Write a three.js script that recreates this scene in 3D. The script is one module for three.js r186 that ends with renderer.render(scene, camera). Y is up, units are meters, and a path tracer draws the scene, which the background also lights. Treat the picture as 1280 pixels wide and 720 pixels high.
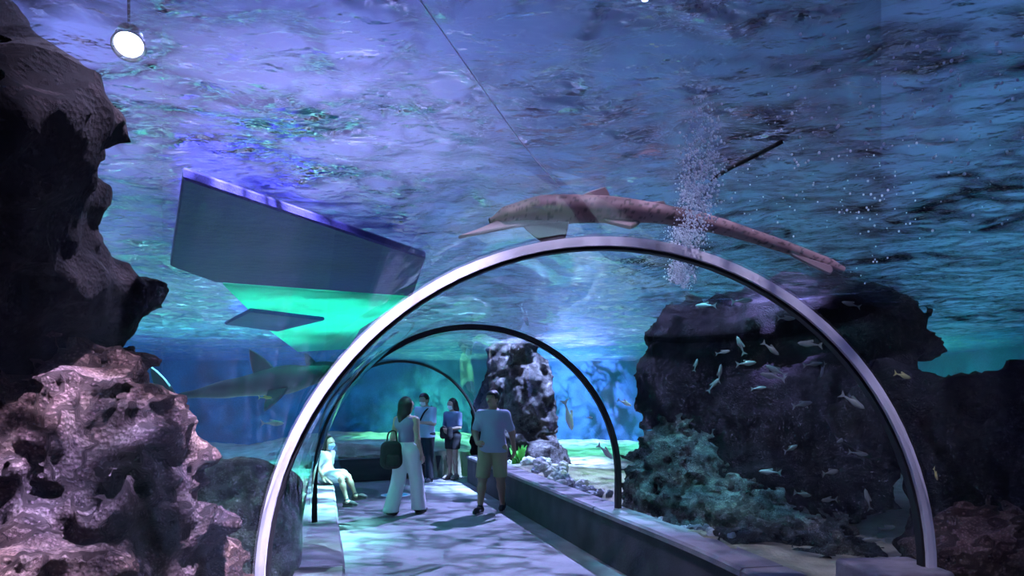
import * as THREE from 'three';
import { ImprovedNoise } from 'three/addons/math/ImprovedNoise.js';
import { RoundedBoxGeometry } from 'three/addons/geometries/RoundedBoxGeometry.js';
import { mergeGeometries } from 'three/addons/utils/BufferGeometryUtils.js';

// ------------------------------------------------------------------ camera, air, exposure
const scene = new THREE.Scene();
const EYE = 1.56, F = 850, HORIZON = 497;                 // level camera, lens shifted up
const camera = new THREE.PerspectiveCamera(2 * Math.atan(360 / F) * 180 / Math.PI, 1280 / 720, 0.05, 80);
camera.position.set(0, EYE, 0);
camera.lookAt(0, EYE, -10);
camera.setViewOffset(1280, 720, 0, 360 - HORIZON, 1280, 720);
scene.background = new THREE.Color(0x000000);
const renderer = new THREE.WebGLRenderer();
renderer.toneMapping = THREE.LinearToneMapping;
renderer.toneMappingExposure = 1.0;
renderer.shadowMap.enabled = true;

// spot lamps above the water, many added unseen to brighten one patch: [x, depth, height], [target x, depth, height], colour, intensity, angle
const LAMPS = [
  { at: [3.2, 16.4, 11.2], to: [-0.7, 7.6, 0.0], color: [0.58, 0.54, 1.0], power: 2700, angle: 0.25, name: 'walkway and the visitors' },
  { at: [-3.1, 5.5, 4.4], to: [-1.7, 2.6, 0.6], color: [0.9, 0.82, 1.0], power: 60, angle: 0.6, name: 'dark overhanging rock' },
  { at: [0.9, 1.9, 6.2], to: [-1.75, 2.85, 0.6], color: [0.9, 0.7, 1.0], power: 1700, angle: 0.24, name: 'encrusted rock' },
  { at: [1.5, 11.0, 8.4], to: [0.4, 12.0, 1.5], color: [0.48, 0.62, 1.0], power: 5000, angle: 0.24, name: 'floodlit rock' },
  { at: [2.7, 9.2, 7.4], to: [1.9, 9.6, 0.4], color: [0.55, 1.0, 0.7], power: 420, angle: 0.22, name: 'sand beside the ledge' },
  { at: [2.7, 6.0, 6.0], to: [2.75, 7.05, 2.3], color: [0.55, 0.45, 1.0], power: 2600, angle: 0.16, name: 'dark rock wall' },
  { at: [1.2, 5.2, 5.2], to: [1.8, 6.2, 0.5], color: [0.3, 0.85, 1.0], power: 240, angle: 0.24, name: 'coral rock' },
  { at: [-2.4, 13.3, 9.8], to: [-2.0, 16.2, 0.6], color: [0.2, 1.0, 0.5], power: 2600, angle: 0.23, name: 'pool behind the far window, added to turn it green' },
  { at: [1.0, 15.4, 11.0], to: [1.0, 15.2, 0.4], color: [0.18, 1.0, 0.65], power: 2200, angle: 0.28, name: 'sand at the back wall, added for teal streaks in the surface' },
  { at: [-5.0, 9.0, 7.2], to: [-6.0, 13.0, 0.8], color: [0.05, 0.42, 0.85], power: 500, angle: 0.7, name: 'open water left of the tunnel, added to colour the water' },
  { at: [3.2, 7.6, 8.7], to: [-2.3, 7.3, 2.5], color: [0.4, 1.0, 0.85], power: 7500, angle: 0.27, name: 'green reflection sheet, added only to light it' },
  { at: [-4.4, 9.4, 7.6], to: [-4.3, 9.8, 0.4], color: [0.12, 1.0, 0.8], power: 1900, angle: 0.33, name: 'sand behind the mossy boulder, added for teal streaks in the surface' },
  { at: [5.2, 11.5, 8.6], to: [6.0, 14.0, 0.8], color: [0.06, 1.0, 0.7], power: 2500, angle: 0.5, name: 'open water right of the tunnel, added to colour the water' },
  { at: [1.0, 12.8, 9.6], to: [1.7, 17.2, 1.2], color: [0.3, 0.4, 1.0], power: 4000, angle: 0.2, name: 'blue water behind the floodlit rock, added in place of blue haze' },
  { at: [-4.6, 3.2, 5.6], to: [-1.95, 4.15, 0.9], color: [0.6, 0.95, 0.9], power: 320, angle: 0.2, name: 'mossy boulder, added to brighten it' },
  { at: [0.3, 1.2, 5.8], to: [0.8, 3.4, 2.5], color: [1.0, 0.8, 1.0], power: 120, angle: 0.4, name: 'spotted shark' },
];
// added violet fill bulbs, unseen, washing hall and tank: [x, depth, height], power
const ADDED_FLOODS = [[-3, 1.5, 4.6, 2.5], [2.2, 1.0, 4.8, 7], [0.8, -1.6, 4.6, 1.5], [-4.6, 13.2, 9.6, 125], [3.6, 13.2, 9.6, 8]];

// ------------------------------------------------------------------ helpers
let seed = 7;
const rnd = () => { seed = (seed + 0x6d2b79f5) | 0; let t = Math.imul(seed ^ (seed >>> 15), 1 | seed); t = (t + Math.imul(t ^ (t >>> 7), 61 | t)) ^ t; return ((t ^ (t >>> 14)) >>> 0) / 4294967296; };
const rr = (a, b) => a + (b - a) * rnd();
const perlin = new ImprovedNoise();
const nz = (x, y, z) => perlin.noise(x, y, z);
const fbm = (x, y, z, o = 4) => { let s = 0, a = 1, f = 1; for (let i = 0; i < o; i++) { s += a * nz(x * f + i * 17.3, y * f + i * 5.1, z * f - i * 9.7); a *= 0.5; f *= 2.03; } return s; };
const ridge = (x, y, z, o = 4) => { let s = 0, a = 1, f = 1; for (let i = 0; i < o; i++) { s += a * (1 - 2 * Math.abs(nz(x * f + i * 3.3, y * f + i * 8.1, z * f + i * 2.7))); a *= 0.5; f *= 2.1; } return s; };
const clamp = THREE.MathUtils.clamp, lerp = THREE.MathUtils.lerp, sstep = THREE.MathUtils.smoothstep;
const V = (x, y, z) => new THREE.Vector3(x, y, z);
const W = (x, d, y = 0) => V(x, y, -d);                                  // (across, depth, up) to world
const P = (px, py, d) => V((px - 640) / F * d, EYE - (py - HORIZON) / F * d, -d);   // a pixel at a known depth
const used = {};
const numbered = (n) => { used[n] = (used[n] ?? -1) + 1; return used[n] ? n + '_' + String(used[n]).padStart(3, '0') : n; };
function put(o, name, userData = {}, parent = scene) {
  o.name = parent === scene ? numbered(name) : name;
  Object.assign(o.userData, userData);
  parent.add(o);
  return o;
}
const mesh = (g, m, name, parent, userData) => put(new THREE.Mesh(g, m), name, userData, parent);
const thing = (name, label, category, group) => put(new THREE.Group(), name, group ? { label, category, group } : { label, category });
const RGB = (r, g, b) => new THREE.Color().setRGB(r, g, b);

// surface nets: meshes the zero level of a distance field
function nets(sdf, lo, hi, cell, tint) {
  const nx = Math.ceil((hi[0] - lo[0]) / cell) + 1, ny = Math.ceil((hi[1] - lo[1]) / cell) + 1, nzz = Math.ceil((hi[2] - lo[2]) / cell) + 1;
  const f = new Float32Array(nx * ny * nzz), id = new Int32Array(nx * ny * nzz).fill(-1), at = (i, j, k) => i + nx * (j + ny * k);
  const Q = 4, reach = cell * Q * 0.87 * 1.7 + 0.02;   // blocks far from the surface take the value at their middle
  for (let k = 0; k < nzz; k += Q) for (let j = 0; j < ny; j += Q) for (let i = 0; i < nx; i += Q) {
    const v = sdf(lo[0] + (i + 1.5) * cell, lo[1] + (j + 1.5) * cell, lo[2] + (k + 1.5) * cell), far = Math.abs(v) > reach;
    for (let c = k; c < Math.min(k + Q, nzz); c++) for (let b = j; b < Math.min(j + Q, ny); b++) for (let a = i; a < Math.min(i + Q, nx); a++) f[at(a, b, c)] = far ? v : sdf(lo[0] + a * cell, lo[1] + b * cell, lo[2] + c * cell);
  }
  const pos = [], idx = [], v = new Float32Array(8);
  for (let k = 0; k < nzz - 1; k++) for (let j = 0; j < ny - 1; j++) for (let i = 0; i < nx - 1; i++) {
    let mask = 0, c = 0, x = 0, y = 0, z = 0;
    for (let q = 0; q < 8; q++) { v[q] = f[at(i + (q & 1), j + ((q >> 1) & 1), k + (q >> 2))]; if (v[q] < 0) mask |= 1 << q; }
    if (!mask || mask === 255) continue;
    for (let q = 0; q < 8; q++) for (let b = 1; b < 8; b <<= 1) {
      if (q & b) continue;
      const a0 = v[q], a1 = v[q | b];
      if ((a0 < 0) === (a1 < 0)) continue;
      const t = a0 / (a0 - a1); c++;
      x += (q & 1) + (b === 1 ? t : 0); y += ((q >> 1) & 1) + (b === 2 ? t : 0); z += (q >> 2) + (b === 4 ? t : 0);
    }
    id[at(i, j, k)] = pos.length / 3;
    pos.push(lo[0] + (i + x / c) * cell, lo[1] + (j + y / c) * cell, lo[2] + (k + z / c) * cell);
  }
  const quad = (a, b, c, d, flip) => { if (a < 0 || b < 0 || c < 0 || d < 0) return; flip ? idx.push(a, c, b, a, d, c) : idx.push(a, b, c, a, c, d); };
  for (let k = 1; k < nzz - 1; k++) for (let j = 1; j < ny - 1; j++) for (let i = 1; i < nx - 1; i++) {
    const s = f[at(i, j, k)] < 0;
    if (s !== f[at(i + 1, j, k)] < 0) quad(id[at(i, j - 1, k - 1)], id[at(i, j, k - 1)], id[at(i, j, k)], id[at(i, j - 1, k)], !s);
    if (s !== f[at(i, j + 1, k)] < 0) quad(id[at(i - 1, j, k - 1)], id[at(i - 1, j, k)], id[at(i, j, k)], id[at(i, j, k - 1)], !s);
    if (s !== f[at(i, j, k + 1)] < 0) quad(id[at(i - 1, j - 1, k)], id[at(i, j - 1, k)], id[at(i, j, k)], id[at(i - 1, j, k)], !s);
  }
  const g = new THREE.BufferGeometry();
  g.setAttribute('position', new THREE.Float32BufferAttribute(pos, 3));
  g.setIndex(idx);
  g.computeVertexNormals();
  boxUV(g);
  if (tint) { const col = []; const n = g.attributes.normal; for (let i = 0; i < pos.length; i += 3) col.push(...tint(pos[i], pos[i + 1], pos[i + 2], n.getY(i / 3))); g.setAttribute('color', new THREE.Float32BufferAttribute(col, 3)); }
  return g;
}
function boxUV(g) {   // metres, along the axis the vertex faces most
  const p = g.attributes.position, n = g.attributes.normal, uv = [];
  for (let i = 0; i < p.count; i++) {
    const ax = Math.abs(n.getX(i)), ay = Math.abs(n.getY(i)), az = Math.abs(n.getZ(i));
    if (ay >= ax && ay >= az) uv.push(p.getX(i), p.getZ(i)); else if (ax >= az) uv.push(p.getZ(i), p.getY(i)); else uv.push(p.getX(i), p.getY(i));
  }
  g.setAttribute('uv', new THREE.Float32BufferAttribute(uv, 2));
}
const smin = (a, b, k) => { const h = Math.max(k - Math.abs(a - b), 0) / k; return Math.min(a, b) - h * h * k * 0.25; };

// computed textures
function tex(size, fn, srgb = false) {
  const d = new Uint8Array(size * size * 4);
  for (let y = 0; y < size; y++) for (let x = 0; x < size; x++) { const c = fn(x / size, y / size); d.set([c[0], c[1], c[2], 1].map((v) => clamp(v, 0, 1) * 255), (y * size + x) * 4); }
  const t = new THREE.DataTexture(d, size, size);
  t.wrapS = t.wrapT = THREE.RepeatWrapping; t.magFilter = THREE.LinearFilter; t.minFilter = THREE.LinearMipmapLinearFilter; t.needsUpdate = true;
  if (srgb) t.colorSpace = THREE.SRGBColorSpace;
  return t;
}
const rep = (t, u, v = u) => { const c = t.clone(); c.repeat.set(u, v); c.needsUpdate = true; return c; };
// tileable noise on a torus of period n lattice cells
const hash2 = (i, j, s) => { let h = Math.imul(i, 374761393) ^ Math.imul(j, 668265263) ^ Math.imul(s, 974711); h = Math.imul(h ^ (h >>> 13), 1274126177); return ((h ^ (h >>> 16)) >>> 0) / 4294967296; };
const tile = (u, v, n, s) => { const x = u * n, y = v * n, i = Math.floor(x), j = Math.floor(y), a = x - i, b = y - j, e = a * a * (3 - 2 * a), f2 = b * b * (3 - 2 * b), w = (k) => ((k % n) + n) % n; return lerp(lerp(hash2(w(i), w(j), s), hash2(w(i + 1), w(j), s), e), lerp(hash2(w(i), w(j + 1), s), hash2(w(i + 1), w(j + 1), s), e), f2); };
const tfbm = (u, v, n, s, o = 5) => { let t = 0, a = 0.5; for (let i = 0; i < o; i++) { t += a * tile(u, v, n << i, s + i); a *= 0.5; } return t / (1 - Math.pow(0.5, o)); };
function worley(u, v, n, s) { const x = u * n, y = v * n, i = Math.floor(x), j = Math.floor(y); let a = 9, b = 9; for (let p = -1; p < 2; p++) for (let q = -1; q < 2; q++) { const I = i + p, J = j + q, w = (k) => ((k % n) + n) % n, dx = I + hash2(w(I), w(J), s) - x, dy = J + hash2(w(I), w(J), s + 9) - y, d = Math.hypot(dx, dy); if (d < a) { b = a; a = d; } else if (d < b) b = d; } return [a, b]; }

// ------------------------------------------------------------------ the way through: centre line (across, depth)
const centre = new THREE.CatmullRomCurve3([[0.46, -3.2], [0.46, -1.2], [0.44, 1], [0.4, 2.82], [0.2, 4.2], [-0.33, 6.15], [-1.12, 9], [-1.95, 12.0], [-2.2, 12.9]].map(([x, d]) => V(x, 0, d)), false, 'centripetal');
const LINE = Array.from({ length: 321 }, (_, i) => { const t = i / 320, p = centre.getPointAt(t), g = centre.getTangentAt(t); return { x: p.x, d: p.z, rx: g.z, rd: -g.x }; });
const frame = (d) => { let i = LINE.findIndex((q) => q.d >= d); if (i < 1) i = 1; const a = LINE[i - 1], b = LINE[i], t = clamp((d - a.d) / (b.d - a.d), 0, 1); return { x: lerp(a.x, b.x, t), d: lerp(a.d, b.d, t), rx: lerp(a.rx, b.rx, t), rd: lerp(a.rd, b.rd, t) }; };
const on = (d, off, y) => { const q = frame(d); return V(q.x + q.rx * off, y, -(q.d + q.rd * off)); };
const HALF = 1.39, SPRING = 0.8, LEDGE = 0.5;
const ARCH = (r0 = 0, n = 40) => { const a = [[-HALF - r0, LEDGE]]; for (let i = 0; i <= n; i++) { const t = Math.PI * (1 - i / n); a.push([Math.cos(t) * (HALF + r0), SPRING + Math.sin(t) * (HALF + r0)]); } a.push([HALF + r0, LEDGE]); return a; };
// sweep an open or closed outline of [off, y] along the way from depth a to b
function sweep(outline, a, b, closed, step = 0.2) {
  const n = Math.max(1, Math.ceil((b - a) / step)), pos = [], uv = [], idx = [], m = outline.length, loop = closed ? m + 1 : m;
  for (let i = 0; i <= n; i++) for (let j = 0; j < loop; j++) {
    const [o, y] = outline[j % m], p = on(a + (b - a) * i / n, o, y); pos.push(p.x, p.y, p.z);
    let s = 0; for (let q = 1; q <= j; q++) s += Math.hypot(outline[q % m][0] - outline[q - 1][0], outline[q % m][1] - outline[q - 1][1]);
    uv.push(s, a + (b - a) * i / n);
  }
  for (let i = 0; i < n; i++) for (let j = 0; j < loop - 1; j++) { const q = i * loop + j; idx.push(q, q + 1, q + loop, q + 1, q + loop + 1, q + loop); }
  if (closed) for (const [row, flip] of [[0, 0], [n, 1]]) { const tri = THREE.ShapeUtils.triangulateShape(outline.map(([x, y]) => new THREE.Vector2(x, y)), []); for (const t of tri) flip ? idx.push(row * loop + t[0], row * loop + t[1], row * loop + t[2]) : idx.push(row * loop + t[2], row * loop + t[1], row * loop + t[0]); }
  let g = new THREE.BufferGeometry();
  g.setAttribute('position', new THREE.Float32BufferAttribute(pos, 3)); g.setAttribute('uv', new THREE.Float32BufferAttribute(uv, 2)); g.setIndex(idx);
  if (closed) g = g.toNonIndexed();
  g.computeVertexNormals();
  return g;
}

// ------------------------------------------------------------------ materials
const grain = tex(512, (u, v) => { const a = tfbm(u, v, 8, 3, 6), [w] = worley(u, v, 24, 5); const h = 0.55 * a + 0.3 * w + 0.15 * hash2(u * 512 | 0, v * 512 | 0, 2); return [h, h, h]; });
const rockTone = tex(512, (u, v) => { const a = tfbm(u, v, 6, 13, 6), b = tfbm(u, v, 20, 31, 4), [w] = worley(u, v, 40, 15); const k = clamp(0.35 + 0.9 * (a - 0.5) + 0.5 * (b - 0.5) + (w < 0.25 ? 0.3 : 0), 0.05, 1); return [k * 1.0, k * (0.86 + 0.25 * (b - 0.5)), k * (0.82 - 0.2 * (a - 0.5))]; });
const sandTone = tex(512, (u, v) => { const a = tfbm(u, v, 6, 43, 6), s = hash2(u * 512 | 0, v * 512 | 0, 4); const k = 0.62 + 0.5 * (a - 0.5) + 0.22 * (s - 0.5); return [k, k * 0.97, k * 0.86]; });
const floorTone = tex(512, (u, v) => { const a = tfbm(u, v, 5, 53, 6), s = hash2(u * 512 | 0, v * 512 | 0, 6); const k = 0.55 + 0.35 * (a - 0.5) + 0.3 * (s - 0.5); return [k, k, k]; });
const std = (o) => new THREE.MeshStandardMaterial(o), phy = (o) => new THREE.MeshPhysicalMaterial(o);
const M = {
  rock: phy({ specularIntensity: 0.25, color: RGB(0.42, 0.37, 0.35), map: rep(rockTone, 1.5), bumpMap: rep(grain, 2.6), bumpScale: 0.05, roughness: 0.95, vertexColors: true }),
  sand: std({ color: RGB(0.5, 0.5, 0.4), map: rep(sandTone, 0.8), bumpMap: rep(grain, 1.2), bumpScale: 0.03, roughness: 1 }),
  floor: std({ color: RGB(0.38, 0.38, 0.4), map: rep(floorTone, 1.0), bumpMap: rep(grain, 3), bumpScale: 0.004, roughness: 0.75 }),
  dark: std({ color: RGB(0.05, 0.05, 0.055), roughness: 0.9, bumpMap: rep(grain, 2), bumpScale: 0.003 }),
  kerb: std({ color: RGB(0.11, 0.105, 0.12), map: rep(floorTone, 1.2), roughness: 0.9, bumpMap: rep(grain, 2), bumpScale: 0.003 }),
  cap: std({ color: RGB(0.42, 0.38, 0.42), map: rep(floorTone, 1.6), bumpMap: rep(grain, 4), bumpScale: 0.004, roughness: 0.8 }),
  acrylic: phy({ color: RGB(0.93, 0.96, 0.97), transmission: 1, thickness: 0, roughness: 0, ior: 1.33, specularIntensity: 0.55, side: THREE.DoubleSide }),
  rib: std({ color: RGB(0.88, 0.84, 0.9), roughness: 0.5, metalness: 0.15, bumpMap: rep(grain, 6), bumpScale: 0.001 }),
  gasket: std({ color: RGB(0.01, 0.01, 0.012), roughness: 0.6 }),
  pool: std({ color: RGB(0.10, 0.32, 0.50), map: rep(floorTone, 0.3), roughness: 0.9 }),
  hall: std({ color: RGB(0.30, 0.28, 0.36), roughness: 0.95 }),
};
const S = { kind: 'structure' };

// ------------------------------------------------------------------ the tank and the hall over it
const X0 = -9, X1 = 9.5, D0 = -4, D1 = 17.5, TOP = 12.4, WATER = 2.52;
const box = (x0, x1, y0, y1, d0, d1) => { const g = new THREE.BoxGeometry(x1 - x0, y1 - y0, d1 - d0); g.translate((x0 + x1) / 2, (y0 + y1) / 2, -(d0 + d1) / 2); return g; };
for (const [name, b] of [['left', [X0 - 0.3, X0, -0.6, 2.9, D0, D1]], ['right', [X1, X1 + 0.3, -0.6, 2.9, D0, D1]], ['back', [X0 - 0.3, X1 + 0.3, -0.6, 2.9, D1, D1 + 0.3]], ['front', [X0 - 0.3, X1 + 0.3, -0.6, 2.9, D0 - 0.3, D0]]]) {
  const g = put(new THREE.Group(), 'wall_' + name, { ...S, label: `painted ${name} wall of the fish tank and dark hall above`, category: 'wall' });
  const low = box(...b); boxUV(low); mesh(low, M.pool, 'tank_side', g);
  const up = box(b[0], b[1], 2.9, TOP, b[4], b[5]); mesh(up, M.hall, 'hall_side', g);
}
mesh(box(X0 - 0.3, X1 + 0.3, TOP, TOP + 0.3, D0 - 0.3, D1 + 0.3), M.hall, 'ceiling', scene, { ...S, label: 'dark ceiling of the hall over the tank', category: 'ceiling' });
mesh(box(X0, X1, -0.6, -0.3, D0, D1), M.dark, 'tank_base', scene, { ...S, label: 'dark base under the sand of the tank', category: 'floor' });

// sand, heaped outside the tunnel
const toLine = (x, d) => { const q = frame(clamp(d, -3, 12.4)); return (x - q.x) * q.rx + (d - q.d) * q.rd; };   // signed distance across the way
const sandHeight = (x, d) => { const o = Math.abs(toLine(x, d)); return 0.3 + 0.10 * fbm(x * 0.5, d * 0.5, 3, 3) + 0.02 * fbm(x * 4, d * 4, 8, 3) + 0.14 * sstep(o, 2.2, 4.5) + 0.15 * (1 - sstep(o, 1.9, 3.4)) + 0.2 * sstep(d, 12.8, 14.5) * sstep(-x, -0.5, 1.5) * sstep(x, -7, -4); };
{
  const nx = 200, nd = 230, pos = [], uv = [], idx = [];
  for (let j = 0; j <= nd; j++) for (let i = 0; i <= nx; i++) {
    const x = lerp(X0 + 0.01, X1 - 0.01, i / nx), d = lerp(D0 + 0.01, D1 - 0.01, j / nd), o = Math.abs(toLine(x, d)), inLobby = d > 11.2 && d < 13.4 + 0.4 * (x + 1.2) && x > -3.4 && x < 0.8;
    const y = (o < 1.42 && d < 12.6) || inLobby ? -0.25 : sandHeight(x, d);
    pos.push(x, y, -d); uv.push(x, d);
  }
  for (let j = 0; j < nd; j++) for (let i = 0; i < nx; i++) { const a = j * (nx + 1) + i, b = a + 1, c = a + nx + 1; idx.push(a, b, c, b, c + 1, c); }
  const g = new THREE.BufferGeometry(); g.setAttribute('position', new THREE.Float32BufferAttribute(pos, 3)); g.setAttribute('uv', new THREE.Float32BufferAttribute(uv, 2)); g.setIndex(idx); g.computeVertexNormals();
  mesh(g, M.sand, 'sand_bed', scene, { kind: 'stuff', label: 'pale sand covering the bottom of the tank', category: 'sand' });
}

// the water surface, seen from below
const dappleMask = tex(1024, (u, v) => { const wx = u + 0.05 * (tfbm(u, v, 6, 71, 3) - 0.5), wy = v + 0.05 * (tfbm(u, v, 6, 77, 3) - 0.5), a = 1 - Math.abs(2 * tfbm(wx, wy, 9, 21, 2) - 1), b = 1 - Math.abs(2 * tfbm(wx, wy, 22, 27, 2) - 1), k = 0.5 + 2.6 * (0.6 * a + 0.4 * b - 0.78) + 1.3 * (tfbm(u, v, 4, 61, 4) - 0.5); return [k, 0.5, clamp(k, 0.06, 0.98)]; });  // clear and mirror patches added so the lamps cast dapples below
const ripple = tex(1024, (u, v) => { const h = tfbm(u + 0.02 * tile(u, v, 8, 3), v, 18, 81, 4); return [h, h, h]; });
M.water = phy({ color: RGB(0.66, 0.76, 0.95), metalness: 1, metalnessMap: rep(dappleMask, 0.3, 0.42), transmission: 1, thickness: 0, roughness: 0.1, ior: 1.33, bumpMap: rep(ripple, 0.55, 0.8), bumpScale: 0.05, side: THREE.DoubleSide });
{
  const nx = 620, nd = 720, pos = [], uv = [], idx = [];
  for (let j = 0; j <= nd; j++) for (let i = 0; i <= nx; i++) {
    const x = lerp(X0 + 0.01, X1 - 0.01, i / nx), d = lerp(D0 + 0.01, D1 - 0.01, j / nd), wx = x + 0.25 * nz(x * 0.7, d * 0.7, 1), wd = d + 0.25 * nz(x * 0.7, d * 0.7, 9);
    const y = WATER + 0.035 * nz(wx * 1.6, wd * 2.2, 0) + 0.018 * nz(wx * 3.6, wd * 5.2, 4) + 0.013 * nz(wx * 8, wd * 10.5, 7);
    pos.push(x, y, -d); uv.push(x, d);
  }
  for (let j = 0; j < nd; j++) for (let i = 0; i < nx; i++) { const a = j * (nx + 1) + i, b = a + 1, c = a + nx + 1; idx.push(a, c, b, b, c, c + 1); }
  const g = new THREE.BufferGeometry(); g.setAttribute('position', new THREE.Float32BufferAttribute(pos, 3)); g.setAttribute('uv', new THREE.Float32BufferAttribute(uv, 2)); g.setIndex(idx); g.computeVertexNormals();
  mesh(g, M.water, 'water_surface', scene, { kind: 'stuff', label: 'rippled water surface seen from below', category: 'water' });
}

// lamps
M.housing = std({ color: RGB(0.02, 0.02, 0.02), roughness: 0.5 });
const lampBody = (() => { const pts = [[0, 0.24], [0.08, 0.24], [0.1, 0.2], [0.12, 0.02], [0.13, 0], [0.115, 0], [0.105, 0.03]].map(([x, y]) => new THREE.Vector2(x, y)); return new THREE.LatheGeometry(pts, 24); })();
const lampGlow = new THREE.CircleGeometry(0.104, 24); lampGlow.rotateX(Math.PI / 2); lampGlow.translate(0, 0.035, 0);
for (const L of LAMPS) {
  const t = thing('real_or_added_lamp', `black spot lamp over the water aimed at the ${L.name}`, 'lamp', undefined), at = W(L.at[0], L.at[1], L.at[2]), to = W(L.to[0], L.to[1], L.to[2]);  // several of these lamps are added only for their light
  t.position.copy(at);
  const dir = to.clone().sub(at).normalize(), head = new THREE.Group();
  put(head, 'lamp_head', {}, t); head.quaternion.setFromUnitVectors(V(0, -1, 0), dir);
  mesh(lampBody, M.housing, 'housing', head);
  mesh(lampGlow, std({ color: 0x000000, emissive: RGB(...L.color), emissiveIntensity: 30 }), 'lamp_lens', head);
  const rod = new THREE.CylinderGeometry(0.012, 0.012, TOP - L.at[2] - 0.1, 8); rod.translate(0, (TOP - L.at[2] - 0.1) / 2 + 0.1, 0);
  mesh(rod, M.housing, 'hanging_rod', t);
  const s = new THREE.SpotLight(RGB(...L.color), L.power, 0, L.angle, 0.6, 2);
  s.position.copy(at).addScaledVector(dir, 0.02); s.target.position.copy(to); s.castShadow = true; s.shadow.radius = 2;
  scene.add(s, s.target);
}

ADDED_FLOODS.forEach(([x, d, y, p], i) => {
  const t = thing('added_flood_bulb', 'added unseen violet fill bulb in the hall over the ' + ['left rocks', 'bubbles and hose', 'tunnel entrance', 'far left pool', 'dark rock wall'][i], 'lamp'), at = W(x, d, y), c = RGB(0.40, 0.37, 1.0);
  t.position.copy(at);
  mesh(new THREE.SphereGeometry(0.07, 20, 14), std({ color: 0x000000, emissive: c, emissiveIntensity: 6 }), 'bulb', t);
  const cap = new THREE.CylinderGeometry(0.03, 0.045, 0.09, 16); cap.translate(0, 0.1, 0); mesh(cap, M.housing, 'socket', t);
  const rod = new THREE.CylinderGeometry(0.01, 0.01, TOP - y - 0.14, 8); rod.translate(0, (TOP - y - 0.14) / 2 + 0.14, 0); mesh(rod, M.housing, 'hanging_rod', t);
  const l = new THREE.PointLight(c, p, 0, 2); l.position.copy(at); l.castShadow = true; l.shadow.radius = 3.4; scene.add(l);
});

// ------------------------------------------------------------------ the tunnel
{
  const fl = mesh(sweep([[-1.45, -0.2], [1.45, -0.2], [1.45, 0], [-1.45, 0]], -3, 12.3, true), M.floor, 'floor', scene, { ...S, label: 'grey walkway floor through the tunnel', category: 'floor' });
  const sh = new THREE.Shape([[-3.35, 11.6], [-0.5, 12.2], [0.7, 12.8], [0.7, 14.4], [-1.3, 13.75], [-3.4, 12.55]].map(([x, d]) => new THREE.Vector2(x, d)));
  const g = new THREE.ExtrudeGeometry(sh, { depth: 0.2, bevelEnabled: false }); g.rotateX(-Math.PI / 2); g.translate(0, -0.202, 0);
  mesh(g, M.floor, 'landing', fl);
}
for (const [n, s, label] of [[1, -1, 'low bench ledge along the left of the walkway'], [2, 1, 'low ledge with dark face along the right of the walkway']]) {
  const t = put(new THREE.Group(), 'trim_' + n, { ...S, label, category: 'ledge' });
  const o = (a) => a * s;
  const face = [[o(1.23), 0.002], [o(1.5), 0.002], [o(1.5), LEDGE - 0.05], [o(1.23), LEDGE - 0.05]];
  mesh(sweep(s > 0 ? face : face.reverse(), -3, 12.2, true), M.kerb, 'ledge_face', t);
  const cuts = s > 0 ? [-3, -0.6, 1.8, 4.0, 6.3, 8.9, 10.6, 12.2] : [-3, -0.6, 1.8, 4.6, 8.55, 10.4, 12.1];
  for (let i = 0; i + 1 < cuts.length; i++) {
    const c = 0.018, top = [[o(1.2), LEDGE - 0.055], [o(1.5), LEDGE - 0.055], [o(1.5), LEDGE], [o(1.2 + c), LEDGE], [o(1.2), LEDGE - c]];
    mesh(sweep(s > 0 ? top : top.reverse(), cuts[i] + 0.008, cuts[i + 1] - 0.008, true), M.cap, 'cap_slab', t);
  }
}
// acrylic shells between the ribs
const RIBS = [2.82, 6.15, 12.0];
const SEAMS = [-3, 2.82, 6.15, 12.0];
for (let i = 0; i + 1 < SEAMS.length; i++) mesh(sweep(ARCH(0.02), SEAMS[i] + 0.005, SEAMS[i + 1] - 0.005, false, 0.15), M.acrylic, 'window_' + (i + 1), scene, { ...S, label: ['clear acrylic shell nearest the tunnel entrance', 'clear acrylic shell between the lilac rib and the thin black rib', 'clear acrylic shell between the thin black rib and the end'][i], category: 'acrylic shell' });
function rib(d, wide, deep, mat, label) {
  const t = thing('tunnel_rib', label, 'arch rib'), a = ARCH(0.015 + deep * 0.5, 48), inner = ARCH(0.015 - deep * 0.5, 48);
  mesh(sweep([...inner, ...a.slice().reverse()], d - wide / 2, d + wide / 2, true, 0.02), mat, 'rib_band', t);
  const gi = ARCH(0.015 - deep * 0.5 - 0.012, 48);
  mesh(sweep([...gi, ...inner.slice().reverse()], d - wide * 0.1, d + wide * 0.7, true, 0.02), M.gasket, 'rubber_gasket', t);
  return t;
}
rib(2.82, 0.045, 0.037, M.rib, 'broad lilac arch rib joining the two nearest acrylic shells');
rib(6.15, 0.05, 0.035, M.gasket, 'thin black arch rib further along the tunnel');
rib(12.0, 0.05, 0.03, M.gasket, 'far dark green arch rib at the end of the tunnel');

// the wide window that closes the far end
{
  const A = [-3.3, 12.45], B = [-0.9, 13.75], L = Math.hypot(B[0] - A[0], B[1] - A[1]), turn = Math.atan2(B[1] - A[1], B[0] - A[0]);
  const low = new RoundedBoxGeometry(L, 0.42, 0.2, 2, 0.012);
  const t = put(new THREE.Group(), 'wall_end', { ...S, label: 'low dark wall under the wide far window', category: 'wall' });
  t.position.copy(W((A[0] + B[0]) / 2, (A[1] + B[1]) / 2, 0)); t.rotation.y = turn;
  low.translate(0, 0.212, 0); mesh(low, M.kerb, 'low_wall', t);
  const pane = new THREE.BoxGeometry(L, 1.86, 0.004); pane.translate(0, 0.425 + 0.93, 0); mesh(pane, M.acrylic, 'window_4', t, {});
}

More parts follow.
